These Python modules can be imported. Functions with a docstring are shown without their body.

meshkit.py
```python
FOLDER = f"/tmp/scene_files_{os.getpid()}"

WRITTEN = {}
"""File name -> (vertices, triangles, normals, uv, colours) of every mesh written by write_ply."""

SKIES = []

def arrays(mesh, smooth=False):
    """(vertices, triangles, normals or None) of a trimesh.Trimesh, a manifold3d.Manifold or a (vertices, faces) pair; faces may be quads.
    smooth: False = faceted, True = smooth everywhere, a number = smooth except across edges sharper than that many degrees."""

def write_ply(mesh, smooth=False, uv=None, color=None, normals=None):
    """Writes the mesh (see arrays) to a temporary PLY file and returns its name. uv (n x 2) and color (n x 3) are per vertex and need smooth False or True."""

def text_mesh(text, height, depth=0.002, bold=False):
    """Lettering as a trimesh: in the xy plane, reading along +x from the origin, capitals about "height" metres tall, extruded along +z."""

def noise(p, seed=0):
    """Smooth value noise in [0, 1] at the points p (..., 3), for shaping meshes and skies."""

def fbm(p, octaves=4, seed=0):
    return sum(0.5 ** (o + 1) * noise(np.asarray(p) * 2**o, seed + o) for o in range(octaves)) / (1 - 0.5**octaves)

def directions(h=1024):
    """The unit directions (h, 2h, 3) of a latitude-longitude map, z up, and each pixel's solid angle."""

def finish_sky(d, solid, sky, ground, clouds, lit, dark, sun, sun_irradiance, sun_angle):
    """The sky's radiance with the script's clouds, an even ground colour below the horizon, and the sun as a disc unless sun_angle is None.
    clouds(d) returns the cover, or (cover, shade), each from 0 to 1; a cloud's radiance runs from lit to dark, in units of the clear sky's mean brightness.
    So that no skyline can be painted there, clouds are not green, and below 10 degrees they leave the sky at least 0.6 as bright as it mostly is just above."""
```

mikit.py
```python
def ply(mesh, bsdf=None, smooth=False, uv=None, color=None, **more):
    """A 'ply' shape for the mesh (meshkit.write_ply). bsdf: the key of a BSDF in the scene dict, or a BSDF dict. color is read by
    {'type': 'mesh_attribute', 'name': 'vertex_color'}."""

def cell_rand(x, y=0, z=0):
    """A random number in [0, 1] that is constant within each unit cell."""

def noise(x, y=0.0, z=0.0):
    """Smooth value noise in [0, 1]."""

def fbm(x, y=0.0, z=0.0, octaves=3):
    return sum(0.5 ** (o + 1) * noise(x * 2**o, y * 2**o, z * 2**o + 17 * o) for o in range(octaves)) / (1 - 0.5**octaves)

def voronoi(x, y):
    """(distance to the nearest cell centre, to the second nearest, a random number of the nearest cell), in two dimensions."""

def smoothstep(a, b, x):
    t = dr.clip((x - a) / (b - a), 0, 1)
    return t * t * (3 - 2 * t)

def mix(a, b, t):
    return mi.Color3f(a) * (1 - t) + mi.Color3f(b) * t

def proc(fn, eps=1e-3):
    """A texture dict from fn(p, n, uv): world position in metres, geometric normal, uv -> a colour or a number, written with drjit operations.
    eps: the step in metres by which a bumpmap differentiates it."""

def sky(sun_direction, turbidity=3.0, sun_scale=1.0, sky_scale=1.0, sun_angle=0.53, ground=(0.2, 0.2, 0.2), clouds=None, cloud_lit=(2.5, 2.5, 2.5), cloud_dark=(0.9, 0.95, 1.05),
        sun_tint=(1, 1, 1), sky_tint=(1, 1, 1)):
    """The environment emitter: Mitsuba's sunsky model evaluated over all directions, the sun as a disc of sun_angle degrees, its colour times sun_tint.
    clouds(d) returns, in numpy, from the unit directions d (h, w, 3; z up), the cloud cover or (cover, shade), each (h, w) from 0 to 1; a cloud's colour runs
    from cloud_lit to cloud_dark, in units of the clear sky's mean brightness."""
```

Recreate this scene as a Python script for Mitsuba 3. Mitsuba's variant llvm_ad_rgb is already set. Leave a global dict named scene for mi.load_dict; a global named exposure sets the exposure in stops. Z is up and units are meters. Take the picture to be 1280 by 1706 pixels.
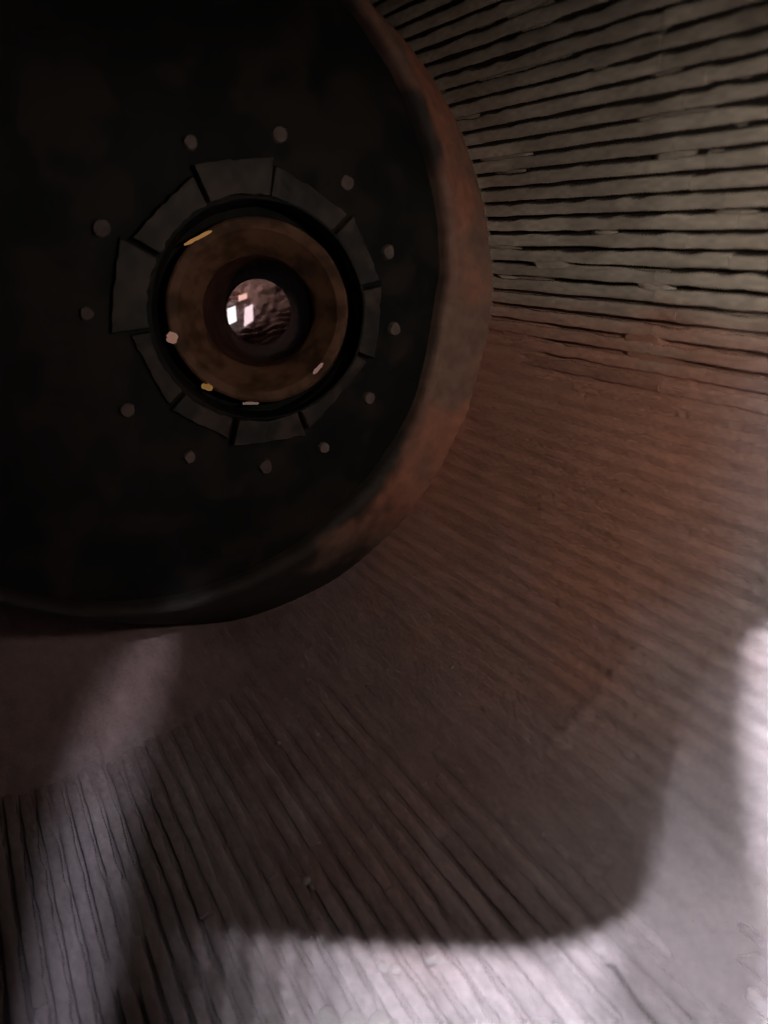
import math
import numpy as np
import drjit as dr
import mitsuba as mi
import trimesh
import manifold3d as m3
import mikit, meshkit
from mikit import ply, proc, noise, fbm, smoothstep, mix

T = mi.ScalarTransform4f
rng = np.random.default_rng(7)
scene, labels = {'type': 'scene'}, {}

# ------------------------------------------------------------------ camera, light, exposure
ZA = 1.9                                    # height of the drum axis (world y) above the ground
EYE = np.array([0.0, 0.0, ZA])
FWD = np.array([0.5152, 0.8195, -0.2511])
UP = np.array([0.0, 0.2930, 0.9561])
FX = 1281.0                                 # focal length in pixels of a 1280 wide picture
exposure = 0.0
scene['camera'] = {
    'type': 'thinlens', 'fov': 2 * math.degrees(math.atan(640 / FX)), 'fov_axis': 'x',
    'to_world': T().look_at(origin=EYE.tolist(), target=(EYE + FWD).tolist(), up=UP.tolist()),
    'aperture_radius': 0.016, 'focus_distance': 2.85, 'near_clip': 0.02, 'far_clip': 60.0}

RC, D = 1.85, 2.40                          # radius of the lining face, distance of the end wall
LAMP_PATCH = np.array([-2.3, -0.9, 4.4])    # unseen lamp added over the manhole in place of daylight (relative to the axis)
LAMP_SLOT = np.array([0.30, -1.20, 1.30])   # unseen lamp added behind a slotted plate to make the floor streak
LAMP_FILL = np.array([0.95, -0.35, 0.45])  # unseen fill lamp added behind the viewer to brighten the right wall
E_PATCH, E_SLOT, E_FILL = 148000.0, 15000.0, 400.0
C_PATCH, C_SLOT, C_FILL = (.90, .93, 1.0), (.90, .92, 1.05), (1.0, .90, .79)


def rgb(c, k=1.0):
    return {'type': 'rgb', 'value': [float(x) * k for x in c]}


def W(p):
    return np.asarray(p, float) + [0, 0, ZA]


# ------------------------------------------------------------------ materials
def principled(color, rough=.7, **kw):
    c = color if isinstance(color, dict) else rgb(color)
    return {'type': 'twosided', 'bsdf': {'type': 'principled', 'base_color': c, 'roughness': rough, 'specular': kw.pop('specular', .3), **kw}}


def bump(b, fn, scale, eps=1e-3):
    inner = b['bsdf']
    return {'type': 'twosided', 'bsdf': {'type': 'bumpmap', 'arbitrary': proc(fn, eps), 'scale': scale, 'bsdf': inner}}


def angle(p):
    return dr.atan2(p.z - ZA, p.x)          # radians round the drum axis


def dust_color(p):
    """Grey lime dust near the manhole, rust-red dust further in; both blotchy, with the maroon of the floor shadow painted in."""
    a, n = angle(p), fbm(p.x * 5, p.y * 5, p.z * 5)
    red = smoothstep(-1.30, -.85, a + (n - .5) * .5) * smoothstep(.85, 1.5, p.y + (n - .5) * .25 - .55 * smoothstep(-.92, -1.15, a))
    red = dr.maximum(red, smoothstep(2.15, 2.8, p.y + (n - .5) * .4))
    c = mix((.25, .165, .158), (.32, .155, .112), smoothstep(-.75, -.30, a + (n - .5) * .25))
    c = mix((.335, .28, .29), c, red)
    c = mix(c, (.35, .295, .25), smoothstep(.02, .12, a + (n - .5) * .1))
    return c * (.68 + .44 * fbm(p.x * 21, p.y * 9, p.z * 21) + .22 * noise(p.x * 160, p.y * 120, p.z * 160))


def bar_color(tone):
    def fn(p, n, uv):
        a = angle(p)
        d = fbm(p.x * 8, p.y * 5, p.z * 8)
        c = mix((.47, .405, .335), (.31, .26, .21), smoothstep(.35, .7, d))
        lo = smoothstep(.16, -.03, a + (d - .5) * .16)
        rad = dr.sqrt(p.x * p.x + (p.z - ZA) * (p.z - ZA))
        c = mix(c, dust_color(p), lo)
        c = mix(c, (.03, .022, .018), smoothstep(RC + .0025, RC + .010, rad) * .85)  # joint shade painted onto the bar sides, darker with depth
        sp = noise(p.x * 90, p.y * 40, p.z * 90)
        return c * tone * (.82 + .36 * sp)
    return proc(fn)


for i, t in enumerate((.88, 1.0, 1.1)):
    scene[f'mat_bar_{i}'] = bump(principled(bar_color(t), .72), lambda p, n, uv: fbm(p.x * 70, p.y * 30, p.z * 70), .003)
scene['mat_bed'] = principled(proc(lambda p, n, uv: mix((.012, .009, .008), (.03, .022, .018), fbm(p.x * 12, p.y * 8, p.z * 12))), .9)  # near-black colour stands in for shade in the joints
scene['mat_dust'] = bump(principled(proc(lambda p, n, uv: dust_color(p)), .95, specular=.1),
                         lambda p, n, uv: fbm(p.x * 70, p.y * 55, p.z * 70), .008)
scene['mat_shell'] = principled(proc(lambda p, n, uv: mix((.07, .055, .045), (.13, .10, .08), fbm(p.x * 6, p.y * 6, p.z * 6))), .8)


def wall_fn(p, n, uv):
    d = fbm(p.x * 6, p.z * 6, 3.0)
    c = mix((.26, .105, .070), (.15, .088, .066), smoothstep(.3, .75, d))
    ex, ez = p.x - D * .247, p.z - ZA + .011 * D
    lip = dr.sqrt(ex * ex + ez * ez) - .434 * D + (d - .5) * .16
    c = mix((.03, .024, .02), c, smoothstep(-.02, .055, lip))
    c = mix(c, (.022, .017, .015), smoothstep(-.72, -.98, p.z - ZA + (d - .5) * .5))  # shade painted in: the ring goes dark towards its bottom
    return c * (.75 + .5 * fbm(p.x * 30, p.z * 30, 1.0))


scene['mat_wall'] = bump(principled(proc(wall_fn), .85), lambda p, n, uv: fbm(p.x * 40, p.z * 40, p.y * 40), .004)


def head_fn(p, n, uv):
    d = fbm(p.x * 7, p.z * 7, 9.0)
    return mix(mix((.003, .0036, .0036), (.007, .0065, .006), smoothstep(.4, .75, d)), (.015, .010, .008), smoothstep(.42, .78, fbm(p.x * 9 + fbm(p.z * 6, p.x * 6, 1.0), p.z * 9, 2.0, 5)))


scene['mat_head'] = bump(principled(proc(head_fn), .7, specular=.12), lambda p, n, uv: fbm(p.x * 40, p.z * 40, p.y * 40), .003)


def plate_fn(p, n, uv):
    d = fbm(p.x * 14, p.z * 14, 4.0)
    return mix((.007, .005, .004), (.032, .019, .013), smoothstep(.3, .75, d))


scene['mat_plate'] = bump(principled(proc(plate_fn), .65), lambda p, n, uv: fbm(p.x * 45, p.z * 45, p.y * 45), .004)
scene['mat_bolt'] = principled(proc(lambda p, n, uv: mix((.03, .022, .019), (.14, .10, .09), noise(p.x * 5, p.z * 5, 1.0) * .7 + .3 * noise(p.x * 60, p.z * 60, p.y * 60))), .8, specular=.15)


def sleeve_fn(p, n, uv):
    d = fbm(p.x * 16, p.y * 16, p.z * 16)
    return mix((.05, .024, .014), (.115, .056, .032), smoothstep(.3, .7, d))


scene['mat_sleeve'] = bump(principled(proc(sleeve_fn), .7, specular=.15), lambda p, n, uv: fbm(p.x * 30, p.y * 30, p.z * 30), .003)
scene['mat_pipe'] = principled(proc(lambda p, n, uv: mix((.02, .009, .007), (.06, .022, .016), fbm(p.x * 18, p.y * 10, p.z * 18))), .8, specular=.1)
scene['mat_stone'] = principled(proc(lambda p, n, uv: mix((.20, .13, .11), (.42, .32, .31), fbm(p.x * 30, p.y * 30, p.z * 30))), .8)
scene['mat_crumb'] = principled((.33, .28, .28), .95)
scene['mat_wire'] = principled((.03, .025, .024), .6)
scene['mat_pebble'] = principled(proc(lambda p, n, uv: mix((.30, .26, .26), (.42, .37, .37), fbm(p.x * 25, p.y * 25, p.z * 25))), .45)
scene['mat_housing'] = principled((.02, .02, .02), .6)

# ------------------------------------------------------------------ helpers


def uniq(key):
    if key not in scene:
        return key
    n = 1
    while f'{key}_{n:03d}' in scene:
        n += 1
    return f'{key}_{n:03d}'


def obj(name, mesh, bsdf, parent=None, smooth=False, **kw):
    key = uniq((parent + '__' if parent else '') + name)
    scene[key] = ply(mesh, bsdf, smooth, **kw)
    return key


def tag(key, label=None, category=None, group=None, kind=None):
    d = {}
    if label: d['label'] = label
    if category: d['category'] = category
    if group: d['group'] = group
    if kind: d['kind'] = kind
    labels[key] = d


def vnoise(pts):
    return 2 * meshkit.noise(pts) - 1


def grid(P):
    """Quads of a (n, m, 3) grid of points."""
    n, m = P.shape[:2]
    i = np.arange(n * m).reshape(n, m)
    f = np.stack([i[:-1, :-1], i[1:, :-1], i[1:, 1:], i[:-1, 1:]], -1).reshape(-1, 4)
    return P.reshape(-1, 3), f


def mesh_of(v, f):
    f = np.asarray(f)
    if f.shape[1] == 4:
        f = np.vstack([f[:, [0, 1, 2]], f[:, [0, 2, 3]]])
    return trimesh.Trimesh(v, f, process=False)


def tri_manifold(man):
    m = man.to_mesh()
    return trimesh.Trimesh(m.vert_properties[:, :3], m.tri_verts, process=False)


def cyl_y(r, y0, y1, n=128, r2=None):
    """Solid cylinder (or cone) along the drum axis."""
    c = m3.Manifold.cylinder(y1 - y0, r, r if r2 is None else r2, n)
    return c.rotate((-90, 0, 0)).translate((0, y0, 0))


# ------------------------------------------------------------------ rays of the photograph -> places in the drum
CR = np.array([0.8571, -0.4926, 0.1509])
YMAX = 4.5


def sst(a, b, x):
    t = np.clip((x - a) / (b - a), 0, 1)
    return t * t * (3 - 2 * t)


def along(c, r, a):
    """Distance from the axis of the circle (centre c, radius r, on the plane y = 1) in direction a."""
    b = c[0] * np.cos(a) + c[1] * np.sin(a)
    return b + np.sqrt(np.maximum(b * b + r * r - c[0] ** 2 - c[1] ** 2, 0))


def yrim(a):
    """How far the lining runs at angle a before it meets the skewed end wall."""
    return np.minimum(RC / np.maximum(along((.339, -.042), .438, a), .05), YMAX)


def heap(a, y):
    """Height of the dust heap that leans up towards the head plate at the lower left."""
    w = sst(math.radians(-50), math.radians(-60), a)
    top = np.maximum(RC - 3.0 * along((.247, -.011), .434, a) * 1.0, 0)
    return w * top * np.clip((y - 2.55) / .6, 0, 1) ** 1.4


def hit(px, py):
    """The point of lining, dust or end wall that stands at a place of the picture (used to lay out the light and the litter)."""
    d = CR * (px - 640) - UP * (py - 853) + FWD * FX
    d = d / d[1]
    y = np.arange(.15, YMAX, .002)
    p = y[:, None] * d
    a = np.arctan2(p[:, 2], p[:, 0])
    out = np.hypot(p[:, 0], p[:, 2]) >= RC - heap(a, y)
    return p[np.argmax(out)] if out.any() else p[-1]


# ------------------------------------------------------------------ drum shell with an added unseen manhole (shaped by the light's own cones)
shell = cyl_y(RC + .13, -1.6, YMAX + .1, 160) - cyl_y(RC + .085, -1.7, YMAX + .05, 160)


def cone(lamp, pts, t0=.12, t1=.62):
    a = [lamp + (np.asarray(p) - lamp) * t for p in pts for t in (t0, t1)]
    return m3.Manifold.hull_points(np.array(a, np.float64))


def cylpt(y, deg, r=RC):
    a = math.radians(deg)
    return np.array([r * math.cos(a), y, r * math.sin(a)])


edge = [hit(*p) for p in ((225, 1515), (300, 1536), (430, 1558), (650, 1580), (850, 1586), (930, 1578), (1005, 1557), (1058, 1518), (1084, 1450), (1095, 1370), (1110, 1290), (1140, 1190), (1200, 1090), (1290, 1040))]
base = [cylpt(.1, math.degrees(math.atan2(p[2], p[0]))) for p in edge]
for i in range(len(edge) - 1):
    shell -= cone(LAMP_PATCH, [edge[i], edge[i + 1], base[i], base[i + 1]])
streak_r = [hit(*p) for p in ((272, 1012), (286, 1030), (266, 1150), (232, 1250), (202, 1400), (172, 1600), (142, 1760))]
streak_l = [hit(*p) for p in ((262, 1008), (240, 1065), (185, 1130), (132, 1240), (98, 1400), (70, 1600), (58, 1760))]
sh = tri_manifold(shell)
sh.apply_translation([0, 0, ZA])
drum = obj('drum_shell', sh, 'mat_shell')
tag(drum, 'inside of the round drum lined with rows of worn bars', kind='structure')

# the shell behind the bars: the bed that the bars lie in
PITCH = math.radians(1.552)
GROOVE = .022                               # depth of the joints between the rows


def bed():
    a = np.radians(np.linspace(-112, 42, 180))
    y = np.linspace(-.2, YMAX, 24)
    A, Y = np.meshgrid(a, y, indexing='ij')
    r = RC + GROOVE + .003
    P = np.stack([r * np.cos(A), Y, r * np.sin(A) + ZA], -1)
    return mesh_of(*grid(P))


obj('joint_bed', bed(), 'mat_bed', drum, smooth=True)


def bar(k, y0, y1, seed):
    """One lining bar: chipped edges, worn face, joint at both ends."""
    a0 = math.radians(-92) + k * PITCH
    ny = max(4, int((y1 - y0) / .022))
    y = np.linspace(y0 + .0012, y1 - .0012, ny)
    w = PITCH * RC
    # profile across the row: s in metres along the arc, h towards the axis
    def n1(off, fr, amp):
        return (vnoise(np.stack([y * fr + off, np.full(ny, off * .37), np.full(ny, seed * 1.7)], 1)) - 0) * amp
    lo = .0052 + n1(3.1, 13, .0026) + n1(8.1, 37, .0012)       # width lost on the lower side
    big = np.clip(vnoise(np.stack([y * 5 + seed * 3.3, np.full(ny, seed * 2.9), np.full(ny, 4.4)], 1)) - .25, 0, 1) * .018
    hi = .0050 + n1(5.7, 15, .0044) + n1(1.3, 44, .0030) + big  # chipped upper side
    hgt = n1(7.9, 7, .0022) + rng.normal(0, .0008)
    lo, hi = np.clip(lo, .0008, .022), np.clip(hi, .001, .020)
    s = np.stack([lo - .001, lo, lo + .0025, np.full(ny, w * .34), np.full(ny, w * .52), w - hi - .0085, w - hi - .0025, w - hi + .001], 1)
    h = np.stack([np.full(ny, -GROOVE - .002), -.004 + hgt * .5, -.0004 + hgt, .001 + hgt, .0010 + hgt, -.0006 + hgt, -.0055 + hgt * .5, np.full(ny, -GROOVE - .002)], 1)
    r = RC - h
    A = a0 + s / RC
    P = np.stack([r * np.cos(A), np.broadcast_to(y[:, None], A.shape), r * np.sin(A) + ZA], -1)
    v, f = grid(P)
    m = s.shape[1]
    c0 = np.array([[0, i, i + 1] for i in range(1, m - 1)])
    c1 = c0[:, ::-1] + (ny - 1) * m
    f = np.vstack([f[:, [0, 1, 2]], f[:, [0, 2, 3]], c0, c1])
    return trimesh.Trimesh(v, f, process=False)


ROWS = 86
for k in range(ROWS):
    j1 = .74 + rng.uniform(-.16, .16)
    j2 = 1.55 + rng.uniform(-.16, .16)
    end = min(float(yrim(math.radians(-92) + (k + .5) * PITCH)) + .03, 2.95 if k < 40 else 3.3) if k > 8 else 2.95
    for q, (y0, y1) in enumerate(((-.2, j1), (j1, j2), (j2, end))):
        obj('lining_bar', bar(k, y0, y1, k * 3 + q), f'mat_bar_{rng.integers(0, 3)}', drum, smooth=40)

# ------------------------------------------------------------------ dust lying in and over the joints
def dust():
    ang = np.radians(np.arange(-100, 41, .26))
    y = np.concatenate([np.arange(.2, 2.4, .014), np.arange(2.4, YMAX, .04)])
    A, Y = np.meshgrid(ang, y, indexing='ij')
    deg = np.degrees(A)
    pts = np.stack([A * RC * 1.0, Y, np.zeros_like(A)], -1).reshape(-1, 3)
    n1 = vnoise(pts * [9, 5, 1]).reshape(A.shape)
    n2 = vnoise(pts * [34, 16, 1] + 31).reshape(A.shape)
    n3 = vnoise(pts * [3, 2.2, 1] + 77).reshape(A.shape)
    # how far the joints are filled: 0 empty, 1 level with the bars, more = covered
    full = sst(4.5, -5, deg + n1 * 3.2) * (.97 + .34 * sst(-3, -9, deg) * (1 - sst(-34, -52, deg)) * sst(.5, .85, Y))
    fill = full - .30 * sst(-38, -50, deg) * sst(1.5, 1.0, Y) - .12 * sst(-45, -60, deg) - .45 * sst(-64, -74, deg) * (1 - sst(2.1, 2.75, Y + .2 * n1)) + n2 * .05 + n1 * .10 + n3 * .06
    rows = np.cos((A - math.radians(-92)) / PITCH * 2 * math.pi + math.pi)
    fill = fill + .32 * np.exp(-((Y - 1.31 + .006 * (deg + 32) - .006 * n2) / .024) ** 2) * sst(-38.5, -34, deg) * sst(-24, -28, deg)
    fill = fill + ((.05 + .09 * sst(-38, -30, deg)) * rows - .10 * sst(-28, -38, deg)) * sst(6, 0, deg) + .45 * sst(1.85, 3.0, Y + .30 * n3 + .15 * n1 - .70 * sst(-52, -62, deg)) * sst(5, -5, deg)
    plug = sst(.40, .60, vnoise(np.stack([A * RC * 27 + 5, Y * 4.2, np.zeros_like(A)], -1).reshape(-1, 3)).reshape(A.shape) + .10 * n2)
    fill = np.maximum(fill, plug * (.92 + .1 * n2) * sst(34, 4, deg))
    fill = fill - .3 * sst(2, 7, deg) * (1 - plug)
    r = RC + GROOVE - fill * GROOVE - heap(A, Y) * (1 + .05 * n1)
    P = np.stack([r * np.cos(A), Y, r * np.sin(A) + ZA], -1)
    return mesh_of(*grid(P))


k = obj('dust_layer', dust(), 'mat_dust', smooth=True)
tag(k, 'red brown dust filling the joints on the drum floor', kind='structure')

# ------------------------------------------------------------------ end wall with its round eccentric opening
HC, HR = np.array([D * .247, D, -.011 * D]), .434 * D


def wall_ring():
    """Face of the end wall from the opening out to the lining, with a rounded lip into the recess."""
    n = 220
    t = np.linspace(0, 2 * math.pi, n)
    c, s = np.cos(t), np.sin(t)
    rows = []
    wob = vnoise(np.stack([c * 3, s * 3, np.zeros(n)], 1)) * .012 + vnoise(np.stack([c * 11, s * 11, np.ones(n)], 1)) * .005
    for dr_, dy in ((-.002, .11), (-.002, .03), (.004, .010), (.014, .001), (.03, -.004)):
        r = HR + dr_ + wob
        rows.append(np.stack([HC[0] + r * c, np.full(n, D + dy), HC[2] + r * s], -1))
    inner = rows[-1]
    # the outer edge: a second, skewed circle; where it would fall inside the opening it stays just outside of it
    q2 = np.stack([.339 + .438 * c, -.042 + .438 * s], 1)
    a2 = np.arctan2(q2[:, 1], q2[:, 0])
    rho = np.maximum(np.hypot(q2[:, 0], q2[:, 1]), along((.247, -.011), .437, a2))
    yy = np.minimum((RC + .02) / rho, YMAX)
    out = np.stack([(RC + .02) * np.cos(a2), yy, (RC + .02) * np.sin(a2)], -1)
    for q in np.linspace(.05, 1, 14):
        row = inner * (1 - q) + out * q
        row[:, 1] += vnoise(row * 6) * .006
        rows.append(row)
    v, f = grid(np.array(rows) + [0, 0, ZA])
    return mesh_of(v, f)


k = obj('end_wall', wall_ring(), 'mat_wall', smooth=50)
tag(k, 'rust brown end wall ring round the black head plate', kind='structure')

# ------------------------------------------------------------------ black head plate with bolts and liner segments
DEPTH = .06
YP = D + DEPTH
KP = YP / D
BC = np.array([.381 * YP, YP, -.028 * YP])   # centre of the bolt circle
AX = np.array([.387, 1.0, -.028])
AX /= np.linalg.norm(AX)                     # axis of the sleeve
HOLE = BC + [.008, 0, 0]


def disc_with_hole(cx, cz, r, hx, hz, hr, y0, y1, n=160):
    o = m3.CrossSection.circle(r, n).translate((cx, cz)) - m3.CrossSection.circle(hr, n).translate((hx, hz))
    m = tri_manifold(m3.Manifold.extrude(o, y1 - y0))
    v = m.vertices[:, [0, 2, 1]] * [1, 1, 1]
    v[:, 1] += y0
    return trimesh.Trimesh(v + [0, 0, ZA], m.faces[:, ::-1], process=False)


head = 'head_plate'
scene_head = obj(head + '__plate', disc_with_hole(HC[0], HC[2], HR + .05, HOLE[0], HOLE[2], .345, YP, YP + .05), 'mat_head')
tag(head, 'big black round head plate with a ring of bolts, set in the end wall', 'plate')


def plane_pt(r, deg, y, c=BC):
    a = math.radians(deg)
    return np.array([c[0] + r * math.cos(a), y, c[2] + r * math.sin(a)])


def bolt(c, r, hh, spin):
    """Worn bolt head on a washer."""
    prof = [(0, hh * 1.0), (r * .72, hh * .99), (r * .92, hh * .9), (r, hh * .7), (r * 1.02, .006), (r * 1.04, 0)]
    n = 12
    knob = 1 + .22 * vnoise(np.stack([np.cos(np.linspace(0, 6.283, 13)) * 1.5, np.sin(np.linspace(0, 6.283, 13)) * 1.5, np.full(13, spin * 40)], 1))
    rows = []
    for q, (rr, z) in enumerate(prof):
        t = np.linspace(0, 2 * math.pi, n + 1) + spin
        six = knob
        rows.append(np.stack([c[0] + rr * six * np.cos(t), np.full(n + 1, c[1] - z), c[2] + rr * six * np.sin(t)], -1))
    v, f = grid(np.array(rows) + [0, 0, ZA])
    return mesh_of(v, f)


# angles measured anticlockwise in the plane of the plate, seen from inside
for deg, rr in ((1, 1), (-28, 1), (-55, 1.02), (-80, 1.0), (-110, 1.0), (-138, 1.0), (-172, 1.01), (161, 1), (120, 1.0), (89, 1.03), (60, .99), (30, 1)):
    c = plane_pt(.213 * YP * rr, deg, YP)
    obj('bolt', bolt(c, .022 * rng.uniform(.85, 1.15), .022, rng.uniform(0, 1)), 'mat_bolt', head, smooth=35)


def segment(d0, d1, r0, r1, th, seed):
    """Liner segment: inner edge round, outer edge a chipped chord, bevelled face."""
    a = np.linspace(d0, d1, 13)
    g = np.random.default_rng(seed)
    am = math.radians((d0 + d1) / 2)
    pin = np.array([plane_pt(r0 + g.normal(0, .002), q, 0)[[0, 2]] for q in a])
    pout = []
    for q in a:
        t = math.radians(q) - am
        rch = r1 * math.cos(math.radians(d1 - d0) / 2) / math.cos(t)
        pout.append(plane_pt(.8 * rch + .2 * r1 + g.normal(0, .0018), q, 0)[[0, 2]])
    ring = np.vstack([pin, np.array(pout)[::-1]])
    cen = ring.mean(0)
    n = len(ring)
    y = lambda z: np.full((n, 1), YP - z)
    layer = lambda sc, z: np.c_[cen[0] + (ring[:, 0] - cen[0]) * sc, y(z + g.normal(0, .0012, (n, 1))), cen[1] + (ring[:, 1] - cen[1]) * sc]
    rows = [layer(1, -.004), layer(1, th * .75), layer(.965, th)]
    v = np.vstack(rows)
    f = []
    for l in range(2):
        for i in range(n):
            j = (i + 1) % n
            f += [[l * n + i, l * n + j, (l + 1) * n + j], [l * n + i, (l + 1) * n + j, (l + 1) * n + i]]
    h = n // 2
    for i in range(h - 1):
        p, q, r_, s_ = 2 * n + i, 2 * n + i + 1, 2 * n + n - 2 - i, 2 * n + n - 1 - i
        f += [[p, q, r_], [p, r_, s_]]
    return trimesh.Trimesh(v + [0, 0, ZA], f, process=False)


edges = [-14, 20, 51, 90, 124, 160, 196, 232, 263, 300, 346]
for i in range(10):
    obj('liner_segment', segment(edges[i] + .9, edges[i + 1] - .9, .355, .452 + rng.uniform(-.045, .04), .030 + rng.uniform(-.016, .018), 50 + i), 'mat_plate', head, smooth=25)

# ------------------------------------------------------------------ stepped sleeve that leads out through the hole
e1 = np.cross(AX, [0, 0, 1.0]); e1 /= np.linalg.norm(e1)
e2 = np.cross(e1, AX)
SD = HOLE @ AX                               # distance of the hole along the sleeve's axis


def lathe(prof, n=120, wob=.0, seed=0):
    """prof: (distance along the axis from the hole, radius)."""
    t = np.linspace(0, 2 * math.pi, n + 1)
    rows = []
    for s, r in prof:
        w = r * (1 + wob * vnoise(np.stack([np.cos(t) * 3, np.sin(t) * 3, np.full(n + 1, s * 9 + seed)], 1)))
        rows.append(HOLE + AX * s + np.outer(w * np.cos(t), e1) + np.outer(w * np.sin(t), e2))
    v, f = grid(np.array(rows) + [0, 0, ZA])
    return mesh_of(v, f)


sl = 'outlet_sleeve'
tag(sl, 'stepped round steel sleeve leading out through the black head plate', 'sleeve')
obj('socket', lathe([(-.012, .352), (-.012, .345), (.02, .342), (.14, .340), (.145, .295)], wob=.008), 'mat_head', sl, smooth=30)
obj('funnel_ring', lathe([(.14, .306), (.075, .304), (.060, .300), (.056, .292), (.062, .268), (.068, .262), (.088, .250), (.125, .222), (.16, .198), (.185, .190)], wob=.012, seed=3), 'mat_sleeve', sl, smooth=30)
obj('inner_tube', lathe([(.18, .192), (.20, .186), (.22, .180), (.5, .176), (.9, .166), (1.12, .158), (1.14, .150), (1.16, .150), (1.16, .3)], wob=.012, seed=5), 'mat_pipe', sl, smooth=30)


def glint_patch(px, py, L, wd, tilt, s=.05, seed=0):
    """Small ragged glowing patch that stands in for a glint at the funnel ring lip."""
    g = np.random.default_rng(seed)
    d = CR * (px - 640) - UP * (py - 853) + FWD * FX
    p = d * ((SD + s) / (d @ AX))
    t = math.radians(tilt)
    u, v = e1 * math.cos(t) + e2 * math.sin(t), -e1 * math.sin(t) + e2 * math.cos(t)
    n = 9
    xs = np.linspace(-.5, .5, n)
    up = [p + u * x * L + v * (wd * .5 * (1 - abs(x) ** 3 * 4) + g.normal(0, wd * .08)) for x in xs]
    lo = [p + u * x * L - v * (wd * .5 * (1 - abs(x) ** 3 * 4) + g.normal(0, wd * .08)) for x in xs]
    m = mesh_of(*grid(np.array([lo, up]) + [0, 0, ZA]))
    nrm = np.cross(m.vertices[m.faces[:, 1]] - m.vertices[m.faces[:, 0]], m.vertices[m.faces[:, 2]] - m.vertices[m.faces[:, 0]]).sum(0)
    if nrm @ AX > 0:
        m.faces = m.faces[:, ::-1]
    return m


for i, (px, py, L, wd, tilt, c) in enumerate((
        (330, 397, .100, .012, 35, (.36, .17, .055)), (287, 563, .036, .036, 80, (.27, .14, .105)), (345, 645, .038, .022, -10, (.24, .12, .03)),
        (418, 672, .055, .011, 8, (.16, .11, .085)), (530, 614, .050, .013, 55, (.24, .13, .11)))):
    key = uniq(sl + '__glow_glint')  # glints drawn as glowing patches, no opening behind them
    scene[key] = ply(glint_patch(px, py, L, wd, tilt, seed=i), 'mat_pipe', False, emitter={'type': 'area', 'radiance': rgb(c, .72)})

# ------------------------------------------------------------------ the rough wall beyond the sleeve, with two lit slots
BD = SD + 1.55                               # distance of that wall
MPP = BD / (FX * 1.068)                      # metres of the wall per photograph pixel


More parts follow.
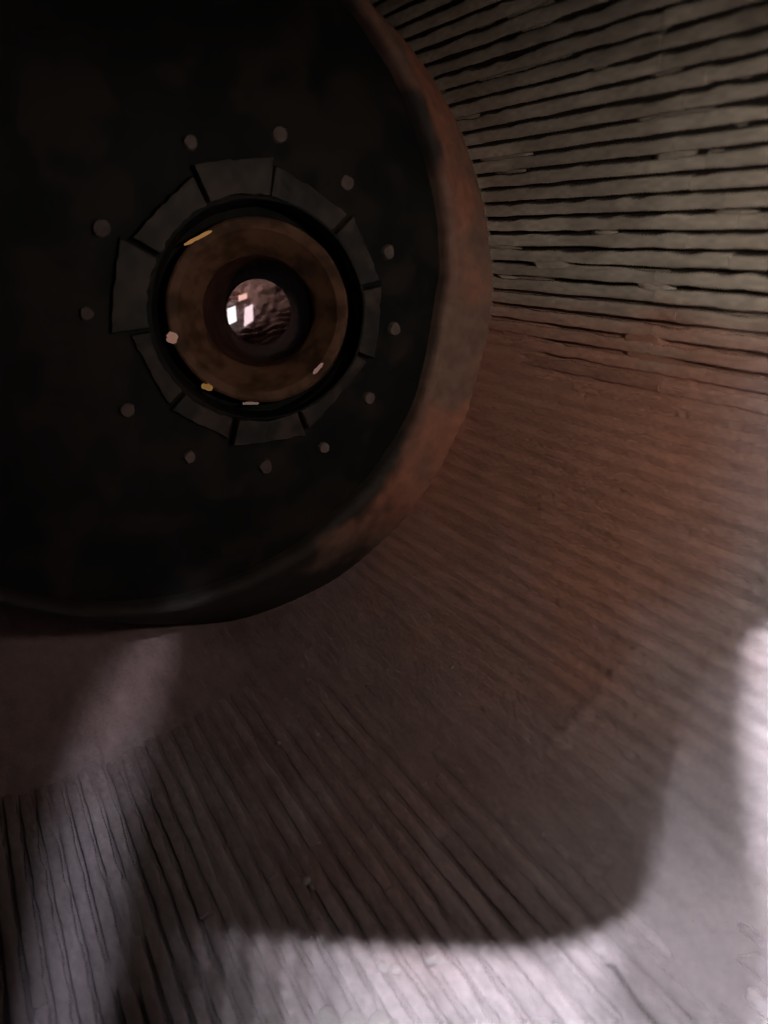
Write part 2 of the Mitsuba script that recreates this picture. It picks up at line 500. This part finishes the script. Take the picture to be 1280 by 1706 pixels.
def back_pt(px, py, s=0.0):
    d = CR * (px - 640) - UP * (py - 853) + FWD * FX
    return d * ((BD + s) / (d @ AX))


def back_wall():
    u = np.linspace(-.34, .34, 170)
    v = np.linspace(-.34, .34, 170)
    U, V = np.meshgrid(u, v, indexing='ij')
    pts = np.stack([U, V, np.zeros_like(U)], -1).reshape(-1, 3)
    n = vnoise(pts * 11).reshape(U.shape)
    n2 = vnoise(pts * 34 + 9).reshape(U.shape)
    q = (V - .36 * U) + n * .016 + n2 * .005
    saw = (q / .030) % 1.0
    amp = sst(.05, .6, vnoise(pts * 7 + 40).reshape(U.shape) + .6)
    z = -(saw ** 1.4) * .026 * amp + n2 * .012 + n * .012 - .12 * np.maximum(0, U - .05)
    P = np.stack([BD * AX[i] + e1[i] * U + e2[i] * V + AX[i] * z for i in range(3)], -1) + [0, 0, ZA]
    return mesh_of(*grid(P))


bw = 'stone_wall'
obj('face', back_wall(), 'mat_stone', bw)
tag(bw, 'rough ridged wall with two bright slots, seen through the sleeve', 'wall')


def slot(poly, c, s=-.03):
    p = np.array([back_pt(x, y, s) for x, y in poly])
    b = p + AX * .02
    n = len(p)
    v = np.vstack([p, b]) + [0, 0, ZA]
    f = [[0, i, i + 1] for i in range(1, n - 1)]
    f += [[i, n + i, (i + 1) % n] for i in range(n)] + [[(i + 1) % n, n + i, n + (i + 1) % n] for i in range(n)]
    m = trimesh.Trimesh(v, f, process=False)
    if np.cross(m.vertices[1] - m.vertices[0], m.vertices[2] - m.vertices[0]) @ AX > 0:
        m.faces = m.faces[:, ::-1]
    key = uniq(bw + '__lit_slot')
    scene[key] = ply(m, 'mat_stone', False, emitter={'type': 'area', 'radiance': rgb(c)})


slot([(379, 515), (392, 510), (394, 535), (382, 541), (380, 530)], (1.3, 1.25, 1.28))
slot([(408, 513), (421, 507), (422, 534), (407, 545), (407, 530)], (.95, .72, .76))
slot([(397, 494), (411, 488), (412, 497), (398, 502)], (.8, .45, .38))
key = 'added_wall_lamp'  # unseen lamp added to light the ridged wall
p = HOLE + AX * 1.42 + e1 * -.16 * 1 + e2 * .24 + [0, 0, ZA]
lm = trimesh.creation.icosphere(2, .03)
lm.apply_translation(p)
scene[key + '__bulb'] = ply(lm, 'mat_housing', True, emitter={'type': 'area', 'radiance': rgb((1, .70, .62), 30)})
obj('bracket', trimesh.creation.cylinder(.01, segment=[p + e2 * .03, p + e2 * .12], sections=12), 'mat_housing', key)
tag(key, 'small round lamp added out of sight to brighten the ridged wall', 'lamp')

# ------------------------------------------------------------------ litter on the drum floor
def on_floor(px, py, lift=0.0):
    q = hit(px, py)
    n = -np.array([q[0], 0, q[2]]) / math.hypot(q[0], q[2])
    return q + n * lift, n


def tube(path, r, n=7):
    path = np.array(path)
    rows = []
    for i, p in enumerate(path):
        t = path[min(i + 1, len(path) - 1)] - path[max(i - 1, 0)]
        t /= np.linalg.norm(t)
        a = np.cross(t, [0.3, .1, 1]); a /= np.linalg.norm(a)
        b = np.cross(t, a)
        q = np.linspace(0, 2 * math.pi, n + 1)
        rows.append(p + r * (np.outer(np.cos(q), a) + np.outer(np.sin(q), b)))
    return mesh_of(*grid(np.array(rows) + [0, 0, ZA]))


from scipy.interpolate import make_interp_spline
wp = np.array([on_floor(x, y, l)[0] for x, y, l in ((1012, 1611, .004), (1024, 1611, .012), (1036, 1626, .014), (1048, 1646, .012), (1062, 1668, .009), (1080, 1690, .005), (1100, 1715, .003))])
k = obj('bent_wire', tube(make_interp_spline(np.arange(7), wp, 2)(np.linspace(0, 6, 40)), .0014), 'mat_wire', smooth=True)
tag(k, 'thin dark bent wire lying on the bright dusty floor', 'wire')

for i, (px, py, rx, ry) in enumerate(((548, 1706, .030, .040), (590, 1712, .034, .042), (634, 1716, .032, .040))):
    c, n = on_floor(px, py, .004)
    m = trimesh.creation.icosphere(3, 1.0)
    v = m.vertices
    v = v * (1 + .10 * vnoise(v * 1.5 + i * 9)[:, None])
    t = np.cross(n, [0, 1, 0]); t /= np.linalg.norm(t)
    b = np.cross(n, t)
    m.vertices = c + [0, 0, ZA] + np.outer(v[:, 0] * rx, t) + np.outer(v[:, 1] * ry, b) + np.outer(v[:, 2] * .016, n)
    k = obj('pebble', m, 'mat_pebble', smooth=True)
    tag(k, ['left one of three pale rounded pebbles at the bottom edge of the picture', 'middle one of three pale rounded pebbles at the bottom edge of the picture',
            'right one of three pale rounded pebbles at the bottom edge of the picture'][i], 'pebble', 'pale pebbles on the drum floor')

crumbs = []
spots = [(510, 1468, .014), (455, 1463, .011), (520, 1476, .010), (330, 1608, .010), (640, 1612, .014), (660, 1618, .012), (720, 1600, .013), (735, 1603, .011), (465, 1238, .010), (690, 965, .012), (672, 960, .010), (755, 1112, .008)]
for _ in range(40):
    spots.append((rng.uniform(350, 1200), rng.uniform(1050, 1700), rng.uniform(.002, .005)))
for i, (px, py, r) in enumerate(spots):
    c, n = on_floor(px, py, .002)
    m = trimesh.creation.icosphere(1, 1.0)
    v = m.vertices * (1 + .35 * vnoise(m.vertices * 1.3 + i * 5)[:, None])
    t = np.cross(n, [0, 1, 0]); t /= np.linalg.norm(t)
    b = np.cross(n, t)
    q = rng.uniform(.7, 1.5)
    crumbs.append(trimesh.Trimesh(c + [0, 0, ZA] + np.outer(v[:, 0] * r * q, t) + np.outer(v[:, 1] * r / q, b) + np.outer(v[:, 2] * r * .5, n), m.faces, process=False))
k = obj('dust_crumbs', trimesh.util.concatenate(crumbs), 'mat_crumb', smooth=40)
tag(k, 'pale crumbs of caked dust scattered over the drum floor', 'crumbs', kind='stuff')

# ------------------------------------------------------------------ near end of the drum (behind the photographer) and the added lamps
near = cyl_y(RC + .12, -1.66, -1.605, 120)
nm = tri_manifold(near)
nm.apply_translation([0, 0, ZA])
k = obj('near_wall', nm, 'mat_shell')
tag(k, 'plain dark end wall behind the viewer', kind='structure')


def frame_of(d):
    d = np.asarray(d, float) / np.linalg.norm(d)
    a = np.cross(d, [0, 0, 1.0]); a /= np.linalg.norm(a)
    return d, a, np.cross(a, d)


def m3_box(q, up):
    return tri_manifold(m3.Manifold.hull_points(np.array([p + up * k for p in q for k in (0, 1)], np.float64)))


def lamp(name, pos, aim, w, h, power, color, label, flap=0):
    """Added unseen lamp: lit rectangle in the mouth of a dark housing."""
    d, a, b = frame_of(np.asarray(aim) - pos)
    p = W(pos)
    q = np.array([p + a * x * w / 2 + b * y * h / 2 for x, y in ((-1, -1), (1, -1), (1, 1), (-1, 1))])
    m = trimesh.Trimesh(q, [[0, 1, 2], [0, 2, 3]], process=False)
    if np.cross(q[1] - q[0], q[2] - q[0]) @ d < 0:
        m.faces = m.faces[:, ::-1]
    scene[name + '__lens'] = ply(m, 'mat_housing', False, emitter={'type': 'area', 'radiance': rgb(color, power)})
    box = []
    k = max(w, h)
    for s, z in ((1.25, .03 * k), (1.25, -.5 * k), (.7, -.9 * k)):
        box.append([p + a * x * w / 2 * s + b * y * h / 2 * s + d * z for x, y in ((-1, -1), (1, -1), (1, 1), (-1, 1))])
    v = np.array(box).reshape(-1, 3)
    f = [[l * 4 + i, l * 4 + (i + 1) % 4, l * 4 + 4 + (i + 1) % 4, l * 4 + 4 + i] for l in range(2) for i in range(4)] + [[8, 9, 10, 11]]
    obj('housing', mesh_of(v, f), 'mat_housing', name)
    if flap:  # flaps added to trim the light above and below
        q = [p + a * x * w * .9 + b * (h * .5 + .004) + d * z for x in (-1, 1) for z in (.0, flap)]
        obj('top_flap', m3_box(q, b * .006), 'mat_housing', name)
        q = [p + a * x * w * .9 - b * (h * .5 + .010) + d * z for x in (-1, 1) for z in (.0, flap * .27)]
        obj('bottom_flap', m3_box(q, b * .006), 'mat_housing', name)
    tag(name, label, 'lamp')


def hood(name, pos, pts, lens, t1, grow):
    """Added open rectangular hood that keeps the lamp's light to its own opening."""
    p = np.array(pts) - pos
    d, a, b = frame_of(p.mean(0))
    u, v, w = p @ a / (p @ d), p @ b / (p @ d), np.median(p @ d)
    rows = []
    for t in (.0, t1):
        z, e = w * t, lens * .9
        r = [(u.min() * grow * z - e, v.min() * grow * z - e), (u.max() * grow * z + e, v.min() * grow * z - e), (u.max() * grow * z + e, v.max() * grow * z + e), (u.min() * grow * z - e, v.max() * grow * z + e)]
        rows.append([pos + d * z + a * x + b * y for x, y in r + r[:1]])
    v_, f = grid(np.array(rows) + [0, 0, ZA])
    obj('hood', mesh_of(v_, f), 'mat_housing', name)


lamp('added_patch_lamp', LAMP_PATCH, cylpt(.7, -48), .05, .05, E_PATCH, C_PATCH, 'small bright lamp added above the manhole in place of daylight')
lamp('added_slot_lamp', LAMP_SLOT, cylpt(1.9, -72), .042, .042, E_SLOT, C_SLOT, 'small unseen lamp added behind a slotted plate to make the floor streak')
hood('added_patch_lamp', LAMP_PATCH, [cylpt(1.15, -12), cylpt(1.9, -45), cylpt(1.9, -80), cylpt(-.2, -85), cylpt(-.2, -10)], .05, .38, 1.05)
hood('added_slot_lamp', LAMP_SLOT, streak_r + streak_l[::-1], .06, .235, 1.5)
d_, a_, b_ = frame_of(cylpt(1.9, -72) - LAMP_SLOT)
o_ = LAMP_SLOT + d_ * .98
plate = m3.Manifold.hull_points(np.array([o_ + a_ * x + b_ * y + d_ * z for x in (-.45, .45) for y in (-.6, .6) for z in (0, .008)]))  # added plate, its slot cut to shape the floor streak
for i in range(6):
    plate -= cone(LAMP_SLOT, [streak_r[i], streak_r[i + 1], streak_l[i], streak_l[i + 1]], .05, .5)
m = tri_manifold(plate)
m.apply_translation([0, 0, ZA])
obj('streak_mask', m, 'mat_housing', 'added_slot_lamp')
# unseen bars added to dim the right side of the light patch
ga = [hit(*p) for p in ((1000, 1700), (1040, 1545), (1078, 1370), (1110, 1230), (1190, 1060))]
gb = [hit(*p) for p in ((1250, 1800), (1300, 1600), (1262, 1400), (1244, 1230), (1250, 1060))]
NB = 12
for i in range(NB):
    bars = m3.Manifold()
    for j in range(4):
        pts = []
        for e, duty in ((j, (.50, .56, .78, .90, .92)[j]), (j + 1, (.50, .56, .78, .90, .92)[j + 1])):
            for q in (i / NB, (i + duty) / NB):
                f = ga[e] * (1 - q) + gb[e] * q
                pts += [LAMP_PATCH + (f - LAMP_PATCH) * t for t in (.40, .402)]
        bars += m3.Manifold.hull_points(np.array(pts, np.float64))
    m = tri_manifold(bars)
    m.apply_translation([0, 0, ZA])
    obj('bar', m, 'mat_housing', 'patch_dimmer')
la = [hit(*p) for p in ((120, 1480), (100, 1620), (80, 1800))]
lb = [hit(*p) for p in ((700, 1540), (700, 1640), (700, 1800))]
for i in range(12):  # more added bars, fading the light patch out to the left
    bars = m3.Manifold()
    duty = .995 - .9 * (i / 11) ** 2.4
    for j in range(2):
        pts = []
        for e in (j, j + 1):
            for q in (i / 12, (i + duty) / 12):
                f = la[e] * (1 - q) + lb[e] * q
                pts += [LAMP_PATCH + (f - LAMP_PATCH) * t for t in (.40, .402)]
        bars += m3.Manifold.hull_points(np.array(pts, np.float64))
    m = tri_manifold(bars)
    m.apply_translation([0, 0, ZA])
    obj('bar', m, 'mat_housing', 'patch_dimmer')
tag('patch_dimmer', 'unseen dark bars added to dim the sides of the light patch', 'grating')

lamp('added_fill_lamp', LAMP_FILL, cylpt(.30, 9), .40, .06, E_FILL, C_FILL, 'long flat fill lamp added behind the viewer to brighten the lining', .11)
